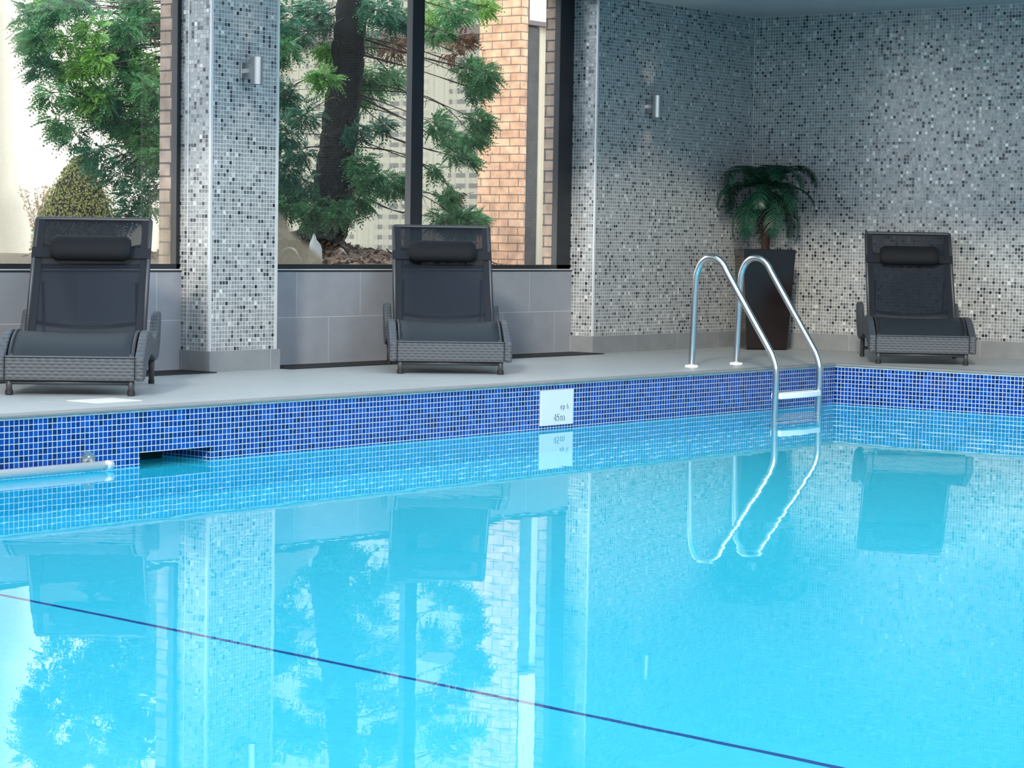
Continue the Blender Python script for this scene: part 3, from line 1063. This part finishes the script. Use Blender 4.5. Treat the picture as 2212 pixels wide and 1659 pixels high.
TH, TN = .0046, .0021
G4 = [(TH, (.68, 0), (.68, 1)), (TN, (.68, 0), (.02, .68)), (TN * 1.3, (.02, .70), (1, .70)), (TN, (.5, 1), (.86, 1))]
G5 = [(TN * 1.6, (.25, .05), (.95, .05)), (TN * 1.3, (.25, .05), (.15, .42)), (TH, *arc(.40, .68, .48, .32, -130, 60)), (TN, *arc(.40, .68, .48, .32, 60, 150, 6))]
Gm = [(TH, (.12, .05), (.12, 1)), (TN, *arc(.33, .35, .2, .3, 190, 340, 6)), (TH, (.52, .3), (.52, 1)), (TN, *arc(.72, .35, .2, .3, 190, 340, 6)), (TH, (.90, .3), (.90, 1)),
      (TN, (0, 1), (.24, 1)), (TN, (.42, 1), (.64, 1)), (TN, (.80, 1), (1.02, 1)), (TN, (0, .08), (.12, .05))]
Ge = [(TN, (.1, .5), (.9, .5)), (TN, *arc(.5, .5, .42, .5, 0, -90, 5)), (TH * .8, *arc(.5, .5, .42, .5, -90, -270, 9)), (TN, *arc(.5, .5, .42, .5, 90, 40, 4))]
Gp = [(TH * .8, (.2, .02), (.2, 1.42)), (TN, *arc(.5, .5, .4, .5, 200, 290, 5)), (TH * .8, *arc(.5, .5, .4, .5, -70, 80, 7)), (TN, *arc(.5, .5, .4, .5, 80, 150, 4)), (TN, (.02, 1.42), (.42, 1.42)), (TN, (.02, .06), (.2, .02))]
Gh = [(TH * .8, (.2, 0), (.2, 1)), (TN, *arc(.52, .62, .3, .22, 200, 320, 5)), (TH * .8, (.82, .55), (.82, 1)), (TN, (.04, 1), (.38, 1)), (TN, (.66, 1), (1, 1)), (TN, (.04, .04), (.2, 0))]
lt = MB()
strokes(lt, G4, .395, .485, .69, .88)
strokes(lt, G5, .495, .565, .69, .88)
strokes(lt, Gm, .60, .745, .745, .875)
lt.build('lettering', M['ink'], sg)
lt = MB()
strokes(lt, Ge, .60, .66, .455, .55)
strokes(lt, Gp, .672, .735, .455, .55)
strokes(lt, Gh, .795, .862, .415, .55)
lt.build('lettering', M['ink2'], sg)

# ------------------------------------------------------------------ wall sconces
def sconce(x, y, z, label):
    r = thing('wall_sconce', label, 'lamp', (x, y, z), 0, 'steel up and down wall lights')
    MB().box(-.052, .035, -.012, 0, -.046, .046).build('back_plate', M['satin'], r, bevel=.003)
    MB().box(-.022, .006, -.052, -.010, -.012, .012).build('arm', M['satin'], r)
    s = MB()
    n = 26
    R0, R1, cy = .036, .031, -.082
    b0 = len(s.v)
    for R, z0 in ((R0, -.078), (R0, .078), (R1, .078), (R1, -.078)):
        for q in range(n):
            a = 2 * PI * q / n
            s.v.append((R * math.cos(a), cy + R * math.sin(a), z0))
    for i in range(4):
        for q in range(n):
            q2 = (q + 1) % n
            j = (i + 1) % 4
            s.face((b0 + i * n + q, b0 + i * n + q2, b0 + j * n + q2, b0 + j * n + q))
    s.build('tube_shade', M['satin'], r, smooth=False, bevel=.001)
    MB().tube([(0, cy, -.02), (0, cy, .02)], .029, 20).build('lamp_holder', M['leg'], r)
    for sgn in (-1, 1):
        ld_ = bpy.data.lights.new('sconce_bulb', 'SPOT')
        ld_.energy = 1.0
        ld_.color = (1.0, .82, .62)
        ld_.spot_size = math.radians(88)
        ld_.spot_blend = .8
        ld_.shadow_soft_size = .02
        lo = bpy.data.objects.new('sconce_bulb', ld_)
        C.objects.link(lo)
        lo.parent = r
        lo.location = (0, cy, sgn * .07)
        lo.rotation_euler = (PI if sgn > 0 else 0, 0, 0)
    return r


sconce(9.50, PYF, 1.712, 'steel tube wall light on the mosaic pillar')
sconce(13.535, YM, 1.730, 'steel tube wall light on the dark mosaic wall by the corner')

# ------------------------------------------------------------------ potted palm
pt = thing('potted_palm', 'dark green palm in a tall dark brown planter in the mosaic corner', 'palm', (14.57, 9.18, 0), math.radians(224 + 90))
# local -y faces the camera side
hh, wt, wb = .735, .192, .146
q = MB()
rings = [(wb, 0.0), (wb + .004, .012), (wt, hh), (wt - .012, hh), (wt - .016, hh - .03), (.12, hh - .10)]
for i, (s_, z) in enumerate(rings):
    q.v += [(-s_, -s_, z), (s_, -s_, z), (s_, s_, z), (-s_, s_, z)]
for i in range(len(rings) - 1):
    for j in range(4):
        q.face((i * 4 + j, i * 4 + (j + 1) % 4, i * 4 + 4 + (j + 1) % 4, i * 4 + 4 + j))
q.face((3, 2, 1, 0))
pot = q.build('planter', M['planter'], pt, bevel=.004)
MB().box(-.17, .17, -.17, .17, hh - .06, hh - .035).build('soil', M['soil'], pot)
path = bez([(0, 0, hh - .05), (.004, .0, hh + .12), (-.006, .004, hh + .30), (.004, 0, hh + .44)], 8)
rr = [.029 - .004 * i / len(path) + (.005 if i % 2 else 0) for i in range(len(path))]
tk = MB().tube(path, rr, 14)
for i in range(90):      # fibrous stubs on the stem
    a = random.uniform(0, 2 * PI)
    z = random.uniform(hh + .08, hh + .42)
    p0 = Vector((math.cos(a) * .026, math.sin(a) * .026, z))
    tk.tube([p0, p0 + Vector((math.cos(a) * .018, math.sin(a) * .018, .028))], [.006, .001], 4)
tk.build('trunk', M['palmtrunk'], pt, smooth=True)


def frond(az, el, length, droop, mat, nl=30, leaf=.15):
    h = Vector((math.cos(az), math.sin(az), 0))
    sd = Vector((-math.sin(az), math.cos(az), 0))
    p = Vector((0, 0, hh + .43)) + h * .015
    mb = MB()
    pth, dirs = [p.copy()], []
    ang = el
    for i in range(nl):
        dv = h * math.cos(ang) + Vector((0, 0, 1)) * math.sin(ang)
        dirs.append(dv)
        p = p + dv * (length / nl)
        pth.append(p.copy())
        ang -= droop / nl * (0.6 + 1.0 * i / nl)
    mb.tube(pth, [.005 * (1 - .8 * i / nl) for i in range(nl + 1)], 5)
    for i in range(3, nl):
        t = i / nl
        ln = leaf * (math.sin(PI * min(1, t * .80 + .18)) ** .7)
        dv = dirs[i - 1]
        upv = sd.cross(dv).normalized()
        for s in (-1, 1):
            sl = random.uniform(.55, .85)
            d0 = (sd * s * 1.0 + dv * sl + upv * .10).normalized()
            d1 = (sd * s * .8 + dv * sl - Vector((0, 0, .45))).normalized()
            b0 = pth[i]
            m1 = b0 + d0 * ln * .5
            e1 = m1 + d1 * ln * .5
            wv = dv * .0064
            k0 = len(mb.v)
            mb.v += [tuple(b0 - wv * .6), tuple(b0 + wv * .6), tuple(m1 + wv), tuple(m1 - wv), tuple(e1)]
            mb.face((k0, k0 + 1, k0 + 2, k0 + 3))
            mb.face((k0 + 3, k0 + 2, k0 + 4))
    ca, sa = math.cos(pt.rotation_euler.z), math.sin(pt.rotation_euler.z)
    for i, v in enumerate(mb.v):        # leaf tips bend back where they meet the walls
        wx, wy = pt.location.x + ca * v[0] - sa * v[1], pt.location.y + sa * v[0] + ca * v[1]
        nx, ny = wx, wy
        if wx > 14.84:
            nx = 14.84 + (wx - 14.84) * .15
        if wy > 9.45:
            ny = 9.45 + (wy - 9.45) * .15
        if nx != wx or ny != wy:
            dx, dy = nx - pt.location.x, ny - pt.location.y
            mb.v[i] = (ca * dx + sa * dy, -sa * dx + ca * dy, v[2])
    return mb.build('frond', mat, pt, fix=False)


random.seed(12)
for i in range(23):
    az = 2 * PI * i * .382 + random.uniform(-.15, .15)
    lvl = i % 3
    el = (1.25, .55, -.30)[lvl] + random.uniform(-.12, .12)
    frond(az, el, (.50, .47, .50)[lvl] * random.uniform(.92, 1.05), (2.7, 2.2, 1.75)[lvl] + random.uniform(-.2, .2), M['palm'])
for i in range(6):
    frond(2 * PI * i / 6 + .3, random.uniform(.7, 1.2), random.uniform(.15, .20), 1.3, M['palm_new'], 14, .10)

# ------------------------------------------------------------------ garden outside
def ground_z(x, y):
    t = max(0, min(1, (x - 12.45) / .7))
    z = .60 - .20 * t * t * (3 - 2 * t)
    dx, dy = x - 12.0, y - 11.5
    z += .13 * math.exp(-(dx * dx / .5 + dy * dy / .8))
    return z


g = MB()
rows = []
for i in range(40):
    y = 9.93 + (i / 39) ** 1.6 * 30
    rows.append([(x, y, ground_z(x, y)) for x in [-8 + 50 * j / 140 for j in range(141)]])
g.grid(rows)
struct(g, 'ground', M['earth'], 'earth bed outside the windows', smooth=True)
ch = MB()
random.seed(4)
for i in range(2600):
    x, y = random.uniform(10.7, 13.2), random.uniform(9.98, 13.0)
    z = ground_z(x, y) + .004
    a, tl, l, wd = random.uniform(0, 2 * PI), random.uniform(-.7, .7), random.uniform(.02, .055), random.uniform(.008, .02)
    dv = Vector((math.cos(a), math.sin(a), tl)).normalized() * l
    sv = Vector((-math.sin(a), math.cos(a), random.uniform(-.3, .3))).normalized() * wd
    p = Vector((x, y, z))
    ch.quad(p - dv - sv, p + dv - sv * .6, p + dv * 1.1 + sv * .7 + Vector((0, 0, .006)), p - dv + sv)
tag(ch.build('bark_litter', M['chips'], None, fix=False), 'brown bark chips and dry leaves on the bed under the tree', 'bark', kind='stuff')


def spray(mb, p, dv, upv, size):
    """flat fan of scale-leaf twigs"""
    sd = dv.cross(upv).normalized()
    nn = 5
    for i in range(nn + 1):
        t = i / nn
        b0 = p + dv * size * t - Vector((0, 0, size * .25 * t * t))
        for s in ((-1, 1) if i < nn else (0,)):
            ln = size * (.55 - .33 * t)
            d2 = (sd * s * .8 + dv * .75 - Vector((0, 0, .12))).normalized()
            e = b0 + d2 * ln
            wv = (d2.cross(upv)).normalized() * size * .055
            mid = b0 + d2 * ln * .55
            k0 = len(mb.v)
            mb.v += [tuple(b0), tuple(mid + wv), tuple(e), tuple(mid - wv)]
            mb.face((k0, k0 + 1, k0 + 2, k0 + 3))
            if ln > size * .3:
                for s2 in (-1, 1):
                    q0 = b0 + d2 * ln * .35
                    d3 = (d2 + (d2.cross(upv)).normalized() * s2 * .9).normalized()
                    e3 = q0 + d3 * ln * .42
                    w3 = d3.cross(upv).normalized() * size * .04
                    m3 = q0 + d3 * ln * .22
                    k0 = len(mb.v)
                    mb.v += [tuple(q0), tuple(m3 + w3), tuple(e3), tuple(m3 - w3)]
                    mb.face((k0, k0 + 1, k0 + 2, k0 + 3))


def clump(mb, c, r, n, size=.10, lean=Vector((0, 0, 0)), flat=.8):
    for i in range(n):
        v = Vector((random.gauss(0, 1), random.gauss(0, 1), random.gauss(0, 1)))
        v = v.normalized() * r * random.random() ** .5
        v.z *= flat
        p = c + v
        out = (v.normalized() * .7 + lean + Vector((random.uniform(-.4, .4), random.uniform(-.4, .4), random.uniform(-.55, .15)))).normalized()
        upv = Vector((random.uniform(-.6, .6), random.uniform(-.9, .3), random.uniform(.2, 1))).normalized()
        spray(mb, p, out, upv, size * random.uniform(.7, 1.3))


def conifer(name, label, trunk_pts, trunk_r, clumps, hub, dep, tips=True):
    """clumps: (px, py, radius px, tone, count); the crown spreads about the plane y = dep"""
    trunk_pts[0].z = ground_z(trunk_pts[0].x, trunk_pts[0].y)
    root = thing(name, label, 'tree', (trunk_pts[0].x, trunk_pts[0].y, trunk_pts[0].z))
    o0 = Vector(root.location)
    path = bez([p - o0 for p in trunk_pts], 10)
    n = len(path)
    rr = [trunk_r * (1.0 - .42 * i / n) * (1 + .05 * math.sin(i * 2.1)) + (trunk_r * .55 * max(0, 1 - i / 5.0)) for i in range(n)]
    tb = MB().tube(path, rr, 22)
    for i, v in enumerate(tb.v):       # ridged bark outline
        ring = i // 22
        if ring < n:
            c = path[ring]
            f = 1 + .07 * math.sin((i % 22) * 2.6 + ring * .35) + random.uniform(-.03, .03)
            tb.v[i] = tuple(Vector(c) + (Vector(v) - Vector(c)) * f)
    tb.build('trunk', M['bark'], root, smooth=True)
    mbs = {}
    tw = MB()
    for (px, py, r, tone, cnt) in clumps:
        y = dep + random.uniform(-.5, .6)
        c = at_y(px, py, y) - o0
        rad = r / 300.0 * y / 11.2
        mb = mbs.setdefault(tone, MB())
        hv = min(path, key=lambda q: (q - (c + hub)).length)
        lean = (c - hv)
        lean = lean.normalized() * .5 if lean.length > .01 else Vector()
        clump(mb, c, rad, cnt, .085, lean)
        # branch from the stem to the clump with side twigs
        mid = hv.lerp(c, .5) + Vector((random.uniform(-.08, .08), random.uniform(-.12, .12), random.uniform(-.08, .14)))
        bp = bez([hv, mid, c, c + lean * rad * 1.2 - Vector((0, 0, rad * .4))], 6)
        tw.tube(bp, [max(.0022, (.010 if random.random() < .25 else .0055) * (1 - .85 * i / len(bp))) for i in range(len(bp))], 5)
        for j in range(12):
            q = bp[random.randrange(5, len(bp))]
            e = q + Vector((random.uniform(-1, 1), random.uniform(-1, 1), random.uniform(-.8, .5))) * rad * 1.5
            tw.tube(bez([q, q.lerp(e, .5) + Vector((0, 0, random.uniform(-.03, .04))), e], 3), [.0019] * 6 + [.0010], 4)
    tw.build('branches', M['twig'], root, smooth=True)
    for tone, mb in mbs.items():
        mb.build('foliage', M[tone], root, fix=False)
    return root


random.seed(21)
cl2 = []
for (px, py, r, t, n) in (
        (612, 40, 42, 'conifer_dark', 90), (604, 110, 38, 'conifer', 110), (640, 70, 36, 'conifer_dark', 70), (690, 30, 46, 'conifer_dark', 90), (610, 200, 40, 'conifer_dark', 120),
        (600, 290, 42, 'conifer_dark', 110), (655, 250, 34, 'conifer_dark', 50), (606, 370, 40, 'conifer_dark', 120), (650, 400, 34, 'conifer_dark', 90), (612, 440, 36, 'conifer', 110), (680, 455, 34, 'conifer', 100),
        (650, 330, 28, 'conifer_dark', 40), (712, 108, 22, 'conifer_yellow', 60), (700, 168, 24, 'conifer_yellow', 60), (762, 160, 22, 'conifer_yellow', 60),
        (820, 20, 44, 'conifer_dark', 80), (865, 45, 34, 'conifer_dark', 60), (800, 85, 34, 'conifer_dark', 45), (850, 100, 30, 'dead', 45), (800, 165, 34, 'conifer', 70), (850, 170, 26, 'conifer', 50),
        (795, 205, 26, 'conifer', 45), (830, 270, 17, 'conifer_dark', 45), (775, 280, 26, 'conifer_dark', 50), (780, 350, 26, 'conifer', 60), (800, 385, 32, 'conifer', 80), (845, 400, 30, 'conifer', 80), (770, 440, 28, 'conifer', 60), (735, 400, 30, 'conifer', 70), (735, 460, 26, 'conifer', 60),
        (925, 20, 34, 'conifer_yellow', 70), (950, 70, 30, 'conifer', 70), (985, 25, 32, 'conifer', 70), (1020, 8, 30, 'conifer_yellow', 50), (1050, 15, 22, 'conifer_yellow', 40), (1000, 85, 22, 'dead', 30), (975, 110, 20, 'dead', 20),
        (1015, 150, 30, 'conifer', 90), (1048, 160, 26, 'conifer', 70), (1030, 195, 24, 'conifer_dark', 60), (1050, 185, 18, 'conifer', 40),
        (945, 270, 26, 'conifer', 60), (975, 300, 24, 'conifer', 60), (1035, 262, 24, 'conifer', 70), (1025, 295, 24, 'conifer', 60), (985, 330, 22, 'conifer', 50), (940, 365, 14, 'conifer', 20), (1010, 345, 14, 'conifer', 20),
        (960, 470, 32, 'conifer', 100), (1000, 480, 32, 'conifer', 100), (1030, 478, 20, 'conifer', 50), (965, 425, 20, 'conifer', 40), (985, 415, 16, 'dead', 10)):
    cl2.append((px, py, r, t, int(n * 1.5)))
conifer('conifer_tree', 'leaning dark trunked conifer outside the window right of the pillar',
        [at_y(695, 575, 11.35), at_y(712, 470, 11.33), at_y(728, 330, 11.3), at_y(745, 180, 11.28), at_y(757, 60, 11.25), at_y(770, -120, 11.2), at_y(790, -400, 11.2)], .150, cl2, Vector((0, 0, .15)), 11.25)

random.seed(33)
cl1 = []
for i in range(70):
    px = random.uniform(50, 350)
    py = random.uniform(-40, 330)
    lim = 60 + max(0, py - 40) * .45
    if px < lim or (py > 240 and px < 190):
        continue
    t = random.choice(['conifer', 'conifer', 'conifer_yellow', 'conifer_dark'])
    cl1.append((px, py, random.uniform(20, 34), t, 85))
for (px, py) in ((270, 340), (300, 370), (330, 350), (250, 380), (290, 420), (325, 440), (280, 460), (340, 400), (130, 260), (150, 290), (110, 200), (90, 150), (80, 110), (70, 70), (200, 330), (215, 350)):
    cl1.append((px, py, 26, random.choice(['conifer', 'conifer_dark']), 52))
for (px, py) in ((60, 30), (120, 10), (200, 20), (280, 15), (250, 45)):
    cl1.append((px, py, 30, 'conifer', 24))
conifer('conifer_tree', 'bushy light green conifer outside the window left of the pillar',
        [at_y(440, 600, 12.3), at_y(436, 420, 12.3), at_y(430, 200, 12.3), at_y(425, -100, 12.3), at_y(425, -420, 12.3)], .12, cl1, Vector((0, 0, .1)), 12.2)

# clipped conical shrub and a pinkish bush further back
sh = thing('conical_shrub', 'clipped olive green cone shaped shrub beyond the left window', 'shrub', (*at_y(170, 560, 14.4).xy, ground_z(*at_y(170, 560, 14.4).xy) + .03))
o0 = Vector(sh.location)
apex = at_y(172, 338, 14.4) - o0
basew = (at_y(245, 480, 14.4) - at_y(98, 480, 14.4)).length / 2
core = MB().lathe([(basew * .8, 0), (basew * .78, apex.z * .3), (basew * .5, apex.z * .7), (.03, apex.z * .96)], 20)
core.build('stem_core', M['bark'], sh, smooth=True)
lf = MB()
random.seed(5)
for i in range(9500):
    t = random.random() ** 1.25
    rad = basew * (1.02 - .25 * t - .72 * t ** 2.2) + random.uniform(-.05, .035)
    a = random.uniform(0, 2 * PI)
    p = Vector((math.cos(a) * rad, math.sin(a) * rad, apex.z * t))
    nv = Vector((math.cos(a) + random.uniform(-.7, .7), math.sin(a) + random.uniform(-.7, .7), random.uniform(-.2, .9))).normalized()
    t1 = nv.orthogonal().normalized()
    t2 = nv.cross(t1)
    s_ = random.uniform(.008, .015)
    lf.quad(p - t1 * s_, p + t2 * s_ * .6, p + t1 * s_, p - t2 * s_ * .6)
lf.build('foliage', M['shrub'], sh, fix=False)
pb = thing('garden_bush', 'sparse pinkish bush beside the cone shaped shrub', 'bush', (*at_y(95, 560, 14.9).xy, ground_z(*at_y(95, 560, 14.9).xy) + .03))
lf, tw = MB(), MB()
for i in range(34):
    e = Vector((random.uniform(-.16, .16), random.uniform(-.2, .2), random.uniform(.25, .56)))
    pth = bez([Vector((0, 0, 0)), e * .5 + Vector((random.uniform(-.03, .03), 0, 0)), e], 5)
    tw.tube(pth, [.004, .004, .0035, .003, .003, .0025, .002, .002, .002, .0015, .001], 4)
    for j in range(26):
        p = pth[random.randrange(4, 11)] + Vector((random.uniform(-.03, .03), random.uniform(-.03, .03), random.uniform(-.03, .03)))
        t1 = Vector((random.uniform(-1, 1), random.uniform(-1, 1), random.uniform(-1, 1))).normalized()
        t2 = t1.orthogonal().normalized()
        s_ = random.uniform(.010, .02)
        lf.quad(p - t1 * s_, p + t2 * s_ * .5, p + t1 * s_, p - t2 * s_ * .5)
tw.build('stems', M['twig'], pb)
lf.build('foliage', M['pink'], pb, fix=False)

# plastic bag at the foot of the tree
bg = MB()
c = at_y(683, 545, 10.15)
c.z = ground_z(c.x, c.y) + .095
rows = []
for i in range(9):
    t = i / 8
    z = -.10 + .19 * t
    wd = (.052 * (1 - t) ** .7 + .004)
    rows.append([(c.x + math.cos(a) * wd * (1 + .25 * math.sin(3 * a + i)) - .008 * t * 3, c.y + math.sin(a) * wd * (1 + .3 * math.cos(2 * a - i)), c.z + z + .012 * math.sin(4 * a + i)) for a in [2 * PI * q / 14 for q in range(15)]])
bg.grid(rows)
tag(bg.build('plastic_bag', M['bag'], None, smooth=True), 'crumpled white plastic bag on the bed at the foot of the tree', 'bag')

# wing of the building across the bed
XW = 16.94
wg = thing('brick_wing', 'orange brick building wing with tall curtained windows across the garden bed', 'building', (XW, 13.4, .6))
Y0 = 13.36
MB().box(0, .095, Y0 - 13.4, .46, -.3, 4.2).build('brick_pier', M['brick'], wg)
MB().box(.0, .25, 3.35, 3.9, -.3, 4.2).build('brick_pier', M['brick'], wg)
ztb = at_x(985, 65, XW).z - .6
for ya, yb in ((.46, 3.35),):
    MB().box(.02, .10, ya, yb, ztb - .045, ztb + .04).build('transom', M['bar'], wg)
    MB().box(.02, .10, ya, yb, -.3, -.05).build('window_sill', M['bar'], wg)
    for zz in ((-.05, ztb - .045), (ztb + .04, 4.2)):
        MB().quad((.057, ya, zz[0]), (.057, yb, zz[0]), (.057, yb, zz[1]), (.057, ya, zz[1])).build('window_pane', M['glass_far'], wg, fix=False)
    rows = []
    N = int((yb - ya) / .012)
    for z in (-.25, 1.2, 2.6, 4.2):
        rows.append([(.16 + .018 * math.sin(j * .55) + .008 * math.sin(j * .21 + 1), ya + (yb - ya) * j / N, z) for j in range(N + 1)])
    MB().grid(rows).build('curtain', M['curtain'], wg, smooth=True)
MB().box(.5, .55, -.1, 3.9, -.3, 4.2).build('inner_wall', M['cream'], wg)
# the face turned to the pool hall: dark jamb, pale strip, bar, cream panel
xa, xb, xc = at_y(1138, 300, Y0).x - XW, at_y(1169, 300, Y0).x - XW, at_y(1176, 300, Y0).x - XW
zb = at_y(1170, 57, Y0).z - .6
MB().box(xa, xb, Y0 - 13.4 + .03, .06, -.3, zb).build('downpipe_casing', M['darkframe'], wg, bevel=.02)
MB().box(xa, xa + .05, Y0 - 13.4 + .03, .06, zb, 4.2).build('downpipe_casing', M['darkframe'], wg)
MB().box(xa, xc + .3, Y0 - 13.4 + .0, .08, zb - .0, zb + .045).build('ledge', M['bar'], wg, bevel=.005)
MB().box(xb, xc + .4, Y0 - 13.4 + .06, .10, -.3, zb).build('side_panel', M['cream'], wg)
MB().box(xa + .05, xc + .4, Y0 - 13.4 + .06, .10, zb + .045, 4.2).build('side_panel', M['render'], wg)
MB().box(xc + .4, 4.5, Y0 - 13.4, .14, -.3, 4.2).build('brick_return', M['brick'], wg)

# sunlit cream garden wall far behind the left window
gw = MB().box(9.0, 27, 24.0, 24.2, .3, 7.0)
struct(gw, 'wall_garden', M['render'], 'sunlit cream rendered wall far behind the left window')

# ------------------------------------------------------------------ light
wd = bpy.data.worlds.new('sky')
S.world = wd
wd.use_nodes = True
nt = wd.node_tree
bg_ = nt.nodes['Background']
tc = nt.nodes.new('ShaderNodeTexCoord')
sp = nt.nodes.new('ShaderNodeSeparateXYZ')
nt.links.new(tc.outputs['Generated'], sp.inputs[0])
rp = nt.nodes.new('ShaderNodeValToRGB')
rp.color_ramp.elements[0].position = 0.0
rp.color_ramp.elements[0].color = (.95, .97, 1.0, 1)
rp.color_ramp.elements[1].position = 0.6
rp.color_ramp.elements[1].color = (.73, .88, 1.0, 1)
nt.links.new(sp.outputs[2], rp.inputs[0])
nt.links.new(rp.outputs[0], bg_.inputs[0])
bg_.inputs[1].default_value = 3.0
sl = bpy.data.lights.new('sun', 'SUN')
sl.energy = 3.0
sl.angle = math.radians(6)
sl.color = (1.0, .90, .74)
so = bpy.data.objects.new('sun', sl)
C.objects.link(so)
so.rotation_euler = Vector((.80, .42, -.42)).to_track_quat('-Z', 'Y').to_euler()

S.view_settings.view_transform = 'Standard'
S.view_settings.look = 'None'
S.view_settings.gamma = 1
S.view_settings.exposure = 0.0
S.view_settings.use_curve_mapping = False
S.cycles.max_bounces = 10
S.cycles.diffuse_bounces = 4
S.cycles.glossy_bounces = 5
S.cycles.transmission_bounces = 8
S.cycles.transparent_max_bounces = 12
S.cycles.caustics_refractive = True
S.cycles.caustics_reflective = True
S.cycles.blur_glossy = 0.3
S.cycles.sample_clamp_indirect = 12.0
S.cycles.use_denoising = True
